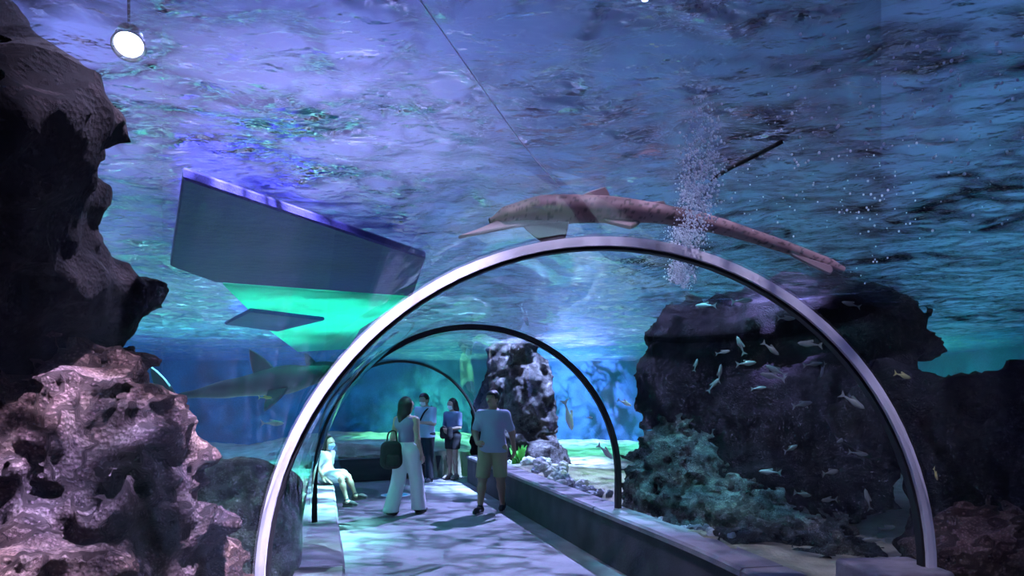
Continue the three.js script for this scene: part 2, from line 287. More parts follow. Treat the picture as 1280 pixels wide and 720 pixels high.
// ------------------------------------------------------------------ rocks
function rock(name, label, blobs, { cell = 0.04, rough = 0.16, tone = [0.42, 0.37, 0.35], moss = [0.25, 0.35, 0.28], share = 0.4, scale = 1, category = 'rock', seedAt = 0, mat = M.rock } = {}) {
  const lo = [1e9, 1e9, 1e9], hi = [-1e9, -1e9, -1e9];
  const B = blobs.map(([x, d, y, rx, rd, ry]) => { const c = [x, y, -d], r = [rx, ry, rd]; for (let i = 0; i < 3; i++) { lo[i] = Math.min(lo[i], c[i] - r[i] - 0.3); hi[i] = Math.max(hi[i], c[i] + r[i] + 0.3); } return [c, r]; });
  const sdf = (x, y, z) => {
    let s = 9;
    for (const [c, r] of B) { const a = (x - c[0]) / r[0], b = (y - c[1]) / r[1], e = (z - c[2]) / r[2], k = Math.hypot(a, b, e), m = Math.min(r[0], r[1], r[2]); s = smin(s, (k - 1) * m, 0.18); }
    if (s > 0.42 || s < -0.5) return s;
    const p = x * scale + seedAt, q = y * scale, w = z * scale;
    s -= rough * (0.85 * ridge(p * 0.9, q * 1.3, w * 0.9, 3) - 0.45 + 0.7 * fbm(p * 2.6, q * 3.1, w * 2.6, 3)) + rough * 0.22 * ridge(p * 7, q * 7, w * 7, 2);
    const o = toLine(x, -z), rad = y < SPRING ? Math.abs(o) : Math.hypot(o, y - SPRING);          // stay out of the tunnel
    return -z < 12.6 ? Math.max(s, HALF + 0.09 - rad) : s;
  };
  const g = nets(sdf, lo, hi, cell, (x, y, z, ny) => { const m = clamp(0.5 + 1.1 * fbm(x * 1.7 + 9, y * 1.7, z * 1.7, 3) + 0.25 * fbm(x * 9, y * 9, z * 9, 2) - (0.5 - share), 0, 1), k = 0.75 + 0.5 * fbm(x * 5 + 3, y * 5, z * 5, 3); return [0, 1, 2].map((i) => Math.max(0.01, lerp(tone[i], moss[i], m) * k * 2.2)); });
  return mesh(g, mat, name, scene, { label, category });
}
rock('overhanging_rock', 'dark rugged rock overhanging beside the left side of the tunnel', [[-2.4, 2.75, 1.93, 0.72, 0.45, 0.34], [-2.05, 2.0, 2.3, 0.7, 0.5, 0.42], [-2.25, 2.4, 2.1, 0.7, 0.4, 0.4], [-2.9, 2.3, 1.8, 0.8, 0.7, 0.7], [-2.2, 1.3, 2.35, 1.0, 0.5, 0.5]], { cell: 0.03, rough: 0.1, tone: [0.024, 0.018, 0.02], moss: [0.012, 0.01, 0.012] });
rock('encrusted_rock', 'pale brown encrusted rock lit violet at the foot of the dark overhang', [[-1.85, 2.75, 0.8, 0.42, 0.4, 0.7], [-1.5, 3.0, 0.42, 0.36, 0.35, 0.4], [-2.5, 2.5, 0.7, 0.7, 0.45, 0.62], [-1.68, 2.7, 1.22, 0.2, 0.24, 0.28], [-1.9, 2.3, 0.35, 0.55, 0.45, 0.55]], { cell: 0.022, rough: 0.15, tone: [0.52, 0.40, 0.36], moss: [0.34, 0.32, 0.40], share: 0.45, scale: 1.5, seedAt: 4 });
rock('mossy_boulder', 'green grey boulder between the encrusted rock and the lilac rib', [[-1.95, 4.3, 0.6, 0.46, 0.42, 0.5], [-1.65, 4.4, 0.5, 0.28, 0.35, 0.45], [-2.3, 4.5, 0.5, 0.4, 0.4, 0.5]], { cell: 0.028, rough: 0.09, tone: [0.30, 0.34, 0.30], moss: [0.16, 0.30, 0.26], share: 0.5, seedAt: 11 });
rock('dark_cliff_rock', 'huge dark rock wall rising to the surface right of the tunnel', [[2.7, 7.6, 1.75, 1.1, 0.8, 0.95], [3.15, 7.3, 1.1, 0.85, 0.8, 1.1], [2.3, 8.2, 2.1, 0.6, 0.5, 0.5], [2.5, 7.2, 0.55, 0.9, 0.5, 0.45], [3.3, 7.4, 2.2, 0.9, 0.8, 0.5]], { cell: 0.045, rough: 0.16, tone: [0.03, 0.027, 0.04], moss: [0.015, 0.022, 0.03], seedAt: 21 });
rock('coral_rock', 'small teal rock crusted with coral in front of the dark rock wall', [[1.6, 6.75, 0.8, 0.36, 0.36, 0.4], [1.8, 6.0, 0.48, 0.42, 0.4, 0.26], [2.1, 5.3, 0.36, 0.4, 0.4, 0.18], [1.5, 6.6, 0.4, 0.35, 0.4, 0.4]], { cell: 0.025, rough: 0.14, tone: [0.20, 0.36, 0.40], moss: [0.40, 0.55, 0.50], scale: 2.2, seedAt: 31 });
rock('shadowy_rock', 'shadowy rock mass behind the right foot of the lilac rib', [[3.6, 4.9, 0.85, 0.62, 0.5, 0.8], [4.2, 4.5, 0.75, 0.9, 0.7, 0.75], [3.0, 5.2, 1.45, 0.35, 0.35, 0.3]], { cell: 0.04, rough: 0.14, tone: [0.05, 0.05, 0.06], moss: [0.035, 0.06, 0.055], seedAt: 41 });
rock('pinkish_rock', 'pinkish rubble rock low beside the right foot of the lilac rib', [[2.55, 3.5, 0.5, 0.42, 0.4, 0.4], [2.9, 3.1, 0.45, 0.5, 0.4, 0.45]], { cell: 0.026, rough: 0.12, tone: [0.30, 0.24, 0.26], moss: [0.16, 0.22, 0.18], scale: 1.8, seedAt: 51 });
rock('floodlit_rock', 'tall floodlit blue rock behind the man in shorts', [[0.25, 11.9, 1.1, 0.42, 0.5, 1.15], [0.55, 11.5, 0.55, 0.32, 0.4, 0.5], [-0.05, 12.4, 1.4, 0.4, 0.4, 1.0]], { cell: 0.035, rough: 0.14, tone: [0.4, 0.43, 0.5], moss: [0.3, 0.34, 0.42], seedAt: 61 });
rock('portal_rock', 'black pointed rock at the far end beside the standing couple', [[-0.42, 13.35, 0.8, 0.34, 0.26, 0.92], [-0.3, 13.3, 1.3, 0.24, 0.22, 0.55]], { cell: 0.03, rough: 0.06, tone: [0.04, 0.035, 0.035], moss: [0.03, 0.03, 0.03], seedAt: 71 });
rock('far_ridge_rock', 'low dark ridge of rock at the back right of the tank', [[5.2, 12.5, 0.8, 1.8, 0.8, 0.7], [7.5, 10.5, 0.8, 1.4, 1.0, 0.9]], { cell: 0.08, rough: 0.25, tone: [0.12, 0.18, 0.24], moss: [0.10, 0.18, 0.2], seedAt: 81 });

// ------------------------------------------------------------------ stand-ins for surface reflections; line and hose
function slab(pts, y0, y1) { const sh = new THREE.Shape(pts.map(([x, d]) => new THREE.Vector2(x, d))), g = new THREE.ExtrudeGeometry(sh, { depth: y1 - y0, bevelEnabled: true, bevelSize: 0.01, bevelThickness: 0.01, bevelSegments: 1 }); g.rotateX(-Math.PI / 2); g.translate(0, y0, 0); return g; }
M.darkReflection = std({ color: RGB(0.08, 0.085, 0.5), roughness: 0.6, map: rep(floorTone, 0.5), bumpMap: rep(grain, 0.6), bumpScale: 0.01 });
mesh(slab([[-1.28, 2.66], [-0.54, 4.17], [-0.84, 5.7], [-2.18, 5.0], [-2.2, 4.4]], 2.42, 2.45), M.darkReflection, 'blue_reflection_panel', scene, { label: 'dark blue panel standing in for a reflection in the surface above the mossy boulder', category: 'platform' });  // added panel, stands in for a dark reflection in the water surface
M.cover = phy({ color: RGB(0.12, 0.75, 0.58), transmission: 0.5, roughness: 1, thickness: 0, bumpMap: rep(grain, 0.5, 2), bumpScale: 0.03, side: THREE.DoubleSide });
mesh(slab([[-2.2, 5.2], [-0.9, 5.85], [-1.9, 8.5], [-2.9, 12], [-4.0, 12.7], [-3.1, 8.7]], 2.425, 2.435), M.cover, 'green_reflection_sheet', scene, { label: 'bright green translucent sheet standing in for a reflection in the water behind the blue panel', category: 'cover' });  // added sheet, its green stands in for a bright surface reflection
mesh(slab([[-2.5, 6.5], [-2.0, 7.2], [-2.9, 8.4], [-3.2, 7.6]], 2.385, 2.405), M.darkReflection, 'dark_reflection_wedge', scene, { label: 'small dark wedge standing in for a dark part of the green reflection', category: 'board' });  // added shape for the dark wedge within the reflection
mesh(new THREE.TubeGeometry(new THREE.CatmullRomCurve3([W(-0.4, 0.6, 2.36), W(-0.19, 1.35, 2.36), W(0.05, 2.22, 2.37), W(0.17, 2.6, 2.38)]), 24, 0.0014, 5), phy({ color: RGB(0.9, 0.9, 0.95), roughness: 0.9, transmission: 0.5, thickness: 0 }), 'nylon_line', scene, { label: 'thin pale line stretched across the water over the tunnel roof', category: 'line' });
mesh(new THREE.TubeGeometry(new THREE.CatmullRomCurve3([W(0.73, 2.5, 2.36), W(0.79, 2.46, 2.39), W(0.87, 2.4, 2.42), W(0.94, 2.36, 2.45)]), 24, 0.008, 8), M.gasket, 'air_hose', scene, { label: 'short black hose curving down from the surface over the roof', category: 'hose' });

// ------------------------------------------------------------------ fish
// a body swept along a spine with elliptic sections; stations: [t, half width, half height, drop]
function swim(spine, stations, around = 16, along = 44, tint) {
  const c = new THREE.CatmullRomCurve3(spine), pos = [], idx = [], col = [];
  const st = (t) => { let i = 1; while (i < stations.length - 1 && stations[i][0] < t) i++; const a = stations[i - 1], b = stations[i], k = sstep(t, a[0], b[0]); return [1, 2, 3].map((j) => lerp(a[j] ?? 0, b[j] ?? 0, k)); };
  for (let i = 0; i <= along; i++) {
    const t = i / along, p = c.getPointAt(t), g = c.getTangentAt(t), side = V(0, 1, 0).cross(g).normalize(), up = g.clone().cross(side), [w, h, drop] = st(t);
    for (let j = 0; j < around; j++) { const a = j / around * Math.PI * 2, q = p.clone().addScaledVector(side, Math.cos(a) * w).addScaledVector(up, Math.sin(a) * h + (drop || 0)); pos.push(q.x, q.y, q.z); if (tint) col.push(...tint(t, Math.sin(a), q)); }
  }
  for (let i = 0; i < along; i++) for (let j = 0; j < around; j++) { const a = i * around + j, b = i * around + (j + 1) % around; idx.push(a, b, a + around, b, b + around, a + around); }
  const g = new THREE.BufferGeometry(); g.setAttribute('position', new THREE.Float32BufferAttribute(pos, 3)); g.setIndex(idx); if (tint) g.setAttribute('color', new THREE.Float32BufferAttribute(col, 3)); g.computeVertexNormals();
  return g;
}
// a tapered fin: root point, root direction (along body), tip direction, chord, span
function fin(root, along, out, chord, span, sweepBack = 0.4, thick = 0.012) {
  const sh = new THREE.Shape(); sh.moveTo(0, 0); sh.quadraticCurveTo(chord * (0.1 + sweepBack * 0.4), span * 0.6, chord * sweepBack + chord * 0.35, span); sh.quadraticCurveTo(chord * (sweepBack * 0.6 + 0.7), span * 0.45, chord, 0); sh.lineTo(0, 0);
  const g = new THREE.ExtrudeGeometry(sh, { depth: thick, bevelEnabled: true, bevelSize: thick * 0.4, bevelThickness: thick * 0.4, bevelSegments: 1, curveSegments: 6 }); g.translate(0, 0, -thick / 2);
  const x = along.clone().normalize(), z = x.clone().cross(out).normalize(), y = z.clone().cross(x);
  g.applyMatrix4(new THREE.Matrix4().makeBasis(x, y, z).setPosition(root));
  return g;
}
M.zebra = std({ vertexColors: true, roughness: 0.6, side: THREE.DoubleSide });
M.zebraFin = std({ color: RGB(0.2, 0.12, 0.13), roughness: 0.65, side: THREE.DoubleSide });
{
  const d = 3.12, t = thing('spotted_shark', 'long brown spotted shark gliding over the tunnel roof', 'shark');
  const spine = [[612, 276], [650, 267], [700, 262], [760, 262], [830, 268], [900, 283], [970, 305], [1030, 326], [1056, 337]].map(([x, y], i) => P(x, y, d + 0.03 * Math.sin(i)));
  const tone = (k, a, q) => { const s = fbm(q.x * 48, q.y * 48, q.z * 48, 2) > 0.3 ? 0.3 : 1, b = a < -0.3 ? 1.25 : 1; return [0.24 * s * b, 0.145 * s * b, 0.15 * s * b]; };
  mesh(swim(spine, [[0, 0.02, 0.012], [0.05, 0.085, 0.045], [0.16, 0.115, 0.065], [0.3, 0.085, 0.06], [0.5, 0.05, 0.042], [0.75, 0.028, 0.03], [0.95, 0.012, 0.022], [1, 0.004, 0.012]], 28, 230, tone), M.zebra, 'body', t);
  mesh(fin(P(632, 272, d), V(1, -0.02, 0), V(0, -0.8, 0.5), 0.27, 0.13, -1.1), M.zebraFin, 'pectoral_fin', t);
  mesh(fin(P(645, 270, d), V(1, 0, 0), V(0, -0.75, -0.5), 0.24, 0.17, 0.5), M.zebraFin, 'pectoral_fin', t);
  mesh(fin(P(716, 252, d), V(1, 0, 0), V(0.1, 1, 0.1), 0.17, 0.06, 0.5), M.zebraFin, 'dorsal_fin', t);
  mesh(fin(P(800, 258, d), V(1, -0.1, 0), V(0.1, 1, 0.1), 0.12, 0.03, 0.5), M.zebraFin, 'dorsal_fin', t);
  mesh(fin(P(745, 272, d), V(1, -0.1, 0), V(0, -0.5, 0.8), 0.2, 0.09, 0.4), M.zebraFin, 'pelvic_fin', t);
  mesh(fin(P(985, 316, d), V(0.24, -0.08, 0), V(0.15, -1, 0), 0.2, 0.03, 0.7), M.zebraFin, 'tail_fin', t);
}
M.greyShark = std({ color: RGB(0.06, 0.10, 0.14), roughness: 0.6, side: THREE.DoubleSide });
function reefShark(pts, d, size, label) {
  const t = thing('grey_shark', label, 'shark'), spine = pts.map(([x, y]) => P(x, y, d)), a = spine[0], b = spine[spine.length - 1], fwd = b.clone().sub(a).normalize(), c = new THREE.CatmullRomCurve3(spine), at = (k) => c.getPointAt(k);
  mesh(swim(spine, [[0, 0.01, 0.02], [0.1, 0.03 * size, 0.035 * size], [0.35, 0.09 * size, 0.09 * size], [0.65, 0.13 * size, 0.14 * size], [0.88, 0.09 * size, 0.08 * size], [1, 0.015, 0.015]], 16, 50), M.greyShark, 'body', t);
  const back = fwd.clone().negate();
  mesh(fin(at(0.6).add(V(0, 0.1 * size, 0)), back, V(0, 1, 0), 0.2 * size, 0.24 * size, 0.7, 0.02), M.greyShark, 'dorsal_fin', t);
  mesh(fin(at(0.7).add(V(0, -0.06 * size, 0.05)), back, V(0, -0.7, 0.7), 0.2 * size, 0.3 * size, 0.7, 0.02), M.greyShark, 'pectoral_fin', t);
  mesh(fin(at(0.04), back, V(0, 1, 0), 0.16 * size, 0.32 * size, 0.9, 0.02), M.greyShark, 'tail_fin', t);
  mesh(fin(at(0.04), back, V(0, -1, 0), 0.13 * size, 0.18 * size, 0.7, 0.02), M.greyShark, 'tail_fin', t);
}
reefShark([[212, 497], [265, 489], [330, 479], [385, 470], [432, 463]], 6.6, 1.0, 'dark grey shark swimming above the mossy boulder toward the lilac rib');
reefShark([[330, 470], [370, 466], [405, 460], [440, 458]], 11, 0.8, 'dim shark silhouette far behind the other shark near the green sheet');
const fishBody = swim([V(-0.5, 0, 0), V(-0.2, 0, 0), V(0.15, 0, 0), V(0.5, 0, 0)], [[0, 0.01, 0.03], [0.15, 0.03, 0.05], [0.55, 0.075, 0.15], [0.85, 0.055, 0.1], [1, 0.008, 0.01]], 12, 20);
const fishTail = (() => { const sh = new THREE.Shape([[0, 0], [-0.26, 0.2], [-0.18, 0], [-0.26, -0.2]].map(([x, y]) => new THREE.Vector2(x, y))); const g = new THREE.ExtrudeGeometry(sh, { depth: 0.012, bevelEnabled: false }); g.translate(-0.46, 0, -0.006); return g; })();
const fishFin = fin(V(0.12, 0.12, 0), V(-1, 0, 0), V(0, 1, 0), 0.36, 0.1, 0.6, 0.01);
M.silver = std({ color: RGB(0.17, 0.21, 0.19), roughness: 0.45, metalness: 0.2, side: THREE.DoubleSide });
M.pale = std({ color: RGB(0.8, 0.85, 0.85), roughness: 0.5, side: THREE.DoubleSide });
M.yellow = std({ color: RGB(0.75, 0.72, 0.25), roughness: 0.5, side: THREE.DoubleSide });
function makeFish(name, label, mat, group) { const t = thing(name, label, 'fish', group); mesh(fishBody, mat, 'body', t); mesh(fishTail, mat, 'tail_fin', t); mesh(fishFin, mat, 'dorsal_fin', t); return t; }
function setFish(f, px, py, d, length, yaw, roll) { f.position.copy(P(px, py, d)); f.scale.setScalar(length / 1.2); f.rotation.set(0, yaw, roll); return f; }
const shoal = [[905, 440, 5.2, 0.2], [935, 454, 5.6, 0.1], [965, 437, 5.0, -0.7], [968, 462, 5.4, 0.5], [1010, 430, 4.8, 0.1], [1018, 455, 5.2, 0.15], [1028, 464, 5.4, -1.1], [963, 470, 5.1, 0.25], [950, 485, 5.6, 0.1], [1068, 503, 4.6, -0.6], [985, 398, 5.6, 0.0], [930, 376, 5.8, 0.1], [880, 382, 6, 0.05], [1062, 380, 5, 0.3], [1052, 550, 5.2, -0.4], [1075, 567, 5.0, -0.15], [1084, 622, 5.2, 1.3], [1090, 675, 4.6, -0.05], [960, 590, 6, 0.05], [925, 430, 5.6, 1.2], [900, 465, 5.9, 1.4], [1005, 505, 5.6, 0.2], [870, 455, 6.1, 1.3], [1040, 590, 5.4, 0.1], [990, 560, 5.6, 0.3], [1035, 625, 5.3, 0.0], [893, 480, 6, 0.9], [1020, 400, 5.4, 0.2], [1110, 660, 4.8, 0.1], [1005, 618, 5.7, -0.2]];
const first = makeFish('silver_fish', 'small dim silver fish of the shoal before the dark rock wall', M.silver, 'silver fish shoaling before the dark rock wall');
shoal.forEach(([x, y, d, roll], i) => { const f = i ? first.clone() : first; if (i) { f.name = numbered('silver_fish'); scene.add(f); } setFish(f, x, y, d, rr(0.11, 0.2), rr(-0.5, 0.5) + (rnd() < 0.4 ? Math.PI : 0), roll); });
setFish(makeFish('pale_fish', 'pale yellow fish glowing under the grey shark', M.yellow), 333, 497, 6.2, 0.12, 0.2, 0);
setFish(makeFish('pale_fish', 'pale white fish low over the mossy boulder', M.pale), 343, 529, 6.0, 0.2, 0.1, 0);
setFish(makeFish('pale_fish', 'white fish beside the thin black rib near the surface', M.pale), 656, 396, 8.5, 0.3, 0.3, -1.2);
setFish(makeFish('pale_fish', 'white fish diving beside the floodlit rock', M.pale), 711, 522, 9.5, 0.45, 0.3, -1.3);
setFish(makeFish('pale_fish', 'lilac fish close behind the leg of the thin black rib', M.pale), 758, 566, 7.4, 0.25, 0.4, -0.7);
setFish(makeFish('pale_fish', 'tiny pale fish in open water left of the thin black rib', M.pale), 738, 522, 8, 0.08, 0.2, 0);
setFish(makeFish('pale_fish', 'blue grey fish in open water before the dark cliff edge', M.pale), 782, 504, 9, 0.22, 0.2, -0.4);
setFish(makeFish('pale_fish', 'slim pale green fish right of the lilac rib over shadowy rock', M.yellow), 1170, 594, 3.9, 0.09, 0.6, -1.0);
setFish(makeFish('pale_fish', 'small dark yellow fish resting on the ridge by the lilac rib', M.yellow), 1130, 470, 4.4, 0.13, 0.2, -0.25);

// bubbles trapped between the roof and the surface
{
  const b = new THREE.InstancedMesh(new THREE.IcosahedronGeometry(1, 1), phy({ color: RGB(0.95, 0.96, 1), roughness: 0.9, transmission: 0.6, thickness: 0 }), 3600), m = new THREE.Matrix4();
  for (let i = 0; i < 3600; i++) { const far = i < 3250, d = far ? lerp(3.4, 2.0, Math.pow(rnd(), 1.7)) : rr(1.5, 2.9), off = far ? 0.268 * d - 0.4 + 0.05 * (rnd() + rnd() - 1) * 1.6 : rr(0.25, 1.2), q = frame(d), roof = SPRING + Math.sqrt(Math.max(0.1, 1.41 * 1.41 - off * off)), y = lerp(roof + 0.015, WATER - 0.05, far ? Math.pow(rnd(), 1.6) : 0.5 + 0.5 * rnd()), s = far ? rr(0.001, 0.0042) : rr(0.001, 0.0045), p = on(d, off, y); m.makeScale(s, s * 1.2, s).setPosition(p); b.setMatrixAt(i, m); }
  put(b, 'air_bubbles', { kind: 'stuff', label: 'stream of tiny white air bubbles over the tunnel roof', category: 'bubbles' });
}

// ------------------------------------------------------------------ rubble, plant, sticker, plinth
{
  const variants = [0, 1, 2, 3].map((v) => { const g = new THREE.IcosahedronGeometry(1, 2), p = g.attributes.position; for (let i = 0; i < p.count; i++) { const q = V(p.getX(i), p.getY(i), p.getZ(i)), k = 0.8 + 0.45 * fbm(q.x * 1.1 + v * 7, q.y * 1.1, q.z * 1.1, 3); p.setXYZ(i, q.x * k, q.y * k * 0.75, q.z * k); } g.computeVertexNormals(); return g; });
  const mats = [[0.55, 0.55, 0.6], [0.36, 0.38, 0.44], [0.65, 0.66, 0.6], [0.12, 0.14, 0.17]].map((c) => std({ color: RGB(...c), roughness: 0.95, bumpMap: rep(grain, 1), bumpScale: 0.02 }));
  for (let i = 0; i < 110; i++) {
    const d = 4.6 + 6.6 * Math.pow(i / 110, 0.9), near = d < 7.3, off = near ? rr(1.5, 1.58) : 1.56 + rr(0, 0.28) + (d > 9 ? rr(0, 0.3) : 0), p = on(d, off, 0), s = near ? rr(0.03, 0.055) : rr(0.035, 0.1) * (d > 8 ? 1.2 : 0.9);
    const k = d > 8.6 ? (i % 3 === 1 ? 1 : 2) : (rnd() * 4) | 0, what = ['light grey', 'slate grey', 'cream', 'dark'][k];
    const o = mesh(variants[i % 4], mats[k], 'rubble_stone', scene, { label: `small ${what} stone in the rubble row along the right ledge`, category: 'stone', group: `${what} rubble stones along the right ledge` });
    o.position.set(p.x, sandHeight(p.x, -p.z) + s * 0.4, p.z); o.scale.setScalar(s); o.rotation.set(rr(0, 6), rr(0, 6), rr(0, 6));
  }
}
{
  const t = thing('green_plant', 'bright green leafy water plant in the rubble behind the man in shorts', 'plant'), base = on(10.6, 1.72, 0);
  t.position.set(base.x, sandHeight(base.x, -base.z), base.z);
  M.leaf = phy({ color: RGB(0.12, 0.6, 0.06), roughness: 0.7, transmission: 0.3, thickness: 0, side: THREE.DoubleSide });
  for (let i = 0; i < 16; i++) { const a = i * 2.4, g = fin(V(0, 0, 0), V(Math.cos(a), 0, Math.sin(a)), V(Math.cos(a + 1.3) * 0.5, 1, Math.sin(a + 1.3) * 0.5), 0.1, rr(0.2, 0.36), 0.3, 0.006); mesh(g, M.leaf, 'leaf', t); }
}
{
  const c = document.createElement('canvas'); c.width = c.height = 256; const x = c.getContext('2d');
  x.fillStyle = '#d9dfee'; x.fillRect(0, 0, 256, 256); x.fillStyle = '#2fd0e0'; x.beginPath(); x.arc(128, 128, 100, 0, 7); x.fill(); x.fillStyle = '#e8f2fa';
  for (const s of [-1, 1]) { x.beginPath(); x.ellipse(128 + s * 34, 120, 17, 48, 0, 0, 7); x.fill(); x.beginPath(); x.ellipse(128 + s * 34, 192, 14, 16, 0, 0, 7); x.fill(); }
  const t = new THREE.CanvasTexture(c); t.colorSpace = THREE.SRGBColorSpace;
  const g = new THREE.CylinderGeometry(0.24, 0.24, 0.003, 40), o = mesh(g, [std({ color: RGB(0.7, 0.75, 0.8) }), std({ map: t, roughness: 0.5 }), std({ color: RGB(0.7, 0.75, 0.8) })], 'floor_sticker', scene, { label: 'round pale floor sticker with cyan print left of the walking woman', category: 'sticker' });
  o.position.copy(W(-1.86, 10.9, 0.002)); o.rotation.y = 0.5;
}
{
  const t = thing('corner_plinth', 'mauve concrete plinth at the right foot of the lilac rib', 'plinth'), b = new RoundedBoxGeometry(0.36, 0.33, 0.3, 3, 0.02); t.position.copy(on(2.86, 1.27, LEDGE)); t.rotation.y = 0.1;
  b.translate(0, 0.166, 0); mesh(b, M.cap, 'block', t);
}
// ------------------------------------------------------------------ people
// bones: [ax, ay, az, ra, bx, by, bz, rb]; meshed as one skin
const bone = (b, x, y, z) => { const dx = b[4] - b[0], dy = b[5] - b[1], dz = b[6] - b[2], l = dx * dx + dy * dy + dz * dz || 1e-9, t = clamp(((x - b[0]) * dx + (y - b[1]) * dy + (z - b[2]) * dz) / l, 0, 1); return Math.hypot(x - b[0] - dx * t, y - b[1] - dy * t, z - b[2] - dz * t) - lerp(b[3], b[7], t); };
function flesh(bones, cell, k = 0.04, cut) {
  const lo = [9, 9, 9], hi = [-9, -9, -9];
  for (const b of bones) for (let i = 0; i < 3; i++) for (const [o, r] of [[0, b[3]], [4, b[7]]]) { lo[i] = Math.min(lo[i], b[o + i] - r - 3 * cell); hi[i] = Math.max(hi[i], b[o + i] + r + 3 * cell); }
  const ball = bones.map((b) => [(b[0] + b[4]) / 2, (b[1] + b[5]) / 2, (b[2] + b[6]) / 2, Math.hypot(b[0] - b[4], b[1] - b[5], b[2] - b[6]) / 2 + Math.max(b[3], b[7]) + k]);
  return nets((x, y, z) => { let s = 9; for (let i = 0; i < bones.length; i++) { const c = ball[i], r = c[3] + s; if (r > 0 && (x - c[0]) ** 2 + (y - c[1]) ** 2 + (z - c[2]) ** 2 > r * r) continue; s = smin(s, bone(bones[i], x, y, z), k); } return cut ? Math.max(s, cut(x, y, z)) : s; }, lo, hi, cell);
}
const seg = (a, ra, b, rb) => [...a, ra, ...b, rb];
const add3 = (a, b, k = 1) => [a[0] + b[0] * k, a[1] + b[1] * k, a[2] + b[2] * k];
const mix3 = (a, b, t) => a.map((v, i) => lerp(v, b[i], t));
// a hand at wrist w, fingers along f, palm facing p (unit-ish arrays), curl 0..1
function hand(w, f, p, curl, side) {
  const F3 = V(...f).normalize(), N = V(...p).normalize(), S3 = F3.clone().cross(N).multiplyScalar(side), at = (a, b, c) => V(...w).addScaledVector(F3, a).addScaledVector(S3, b).addScaledVector(N, c).toArray(), out = [];
  out.push(seg(at(0, 0, 0), 0.024, at(0.045, 0.006, 0), 0.026), seg(at(0.04, 0.018, 0), 0.018, at(0.08, 0.024, 0), 0.013), seg(at(0.04, -0.018, 0), 0.018, at(0.08, -0.022, 0), 0.012));
  [[0.026, 0.07], [0.009, 0.08], [-0.008, 0.075], [-0.025, 0.058]].forEach(([s, l]) => { const k1 = l * 0.5, b1 = at(0.085 + k1 * Math.cos(curl * 0.9), s, k1 * Math.sin(curl * 0.9)), a2 = curl * 2, b2 = add3(b1, F3.clone().multiplyScalar(k1 * Math.cos(a2)).addScaledVector(N, k1 * Math.sin(a2)).toArray()); out.push(seg(at(0.08, s, 0), 0.0105, b1, 0.0095), seg(b1, 0.0095, b2, 0.0075)); });
  const t1 = at(0.05, 0.048, 0.018), t2 = at(0.085, 0.05, 0.03 + 0.02 * curl); out.push(seg(at(0.015, 0.02, 0.005), 0.016, t1, 0.012), seg(t1, 0.012, t2, 0.009));
  return out;
}
function head(c, face, h = 0.225) {   // c: middle of the head, face: unit direction it looks to
  const f = V(...face).normalize(), u = V(0, 1, 0).addScaledVector(f, -f.y).normalize(), s = u.clone().cross(f), k = h / 0.225, at = (a, b, e) => V(...c).addScaledVector(s, a * k).addScaledVector(u, b * k).addScaledVector(f, e * k).toArray();
  return { at, k, bones: [seg(at(0, 0.03, -0.012), 0.082 * k, at(0, 0.02, 0.015), 0.078 * k), seg(at(0, -0.03, 0.02), 0.062 * k, at(0, -0.075, 0.045), 0.036 * k), seg(at(0, 0.0, 0.088), 0.012 * k, at(0, -0.028, 0.102), 0.014 * k), seg(at(0.078, -0.005, 0), 0.018 * k, at(0.08, -0.03, -0.003), 0.012 * k), seg(at(-0.078, -0.005, 0), 0.018 * k, at(-0.08, -0.03, -0.003), 0.012 * k), seg(at(-0.02, -0.052, 0.078), 0.009 * k, at(0.02, -0.052, 0.078), 0.009 * k), seg(at(-0.035, 0.022, 0.078), 0.011 * k, at(0.035, 0.022, 0.078), 0.011 * k)] };
}
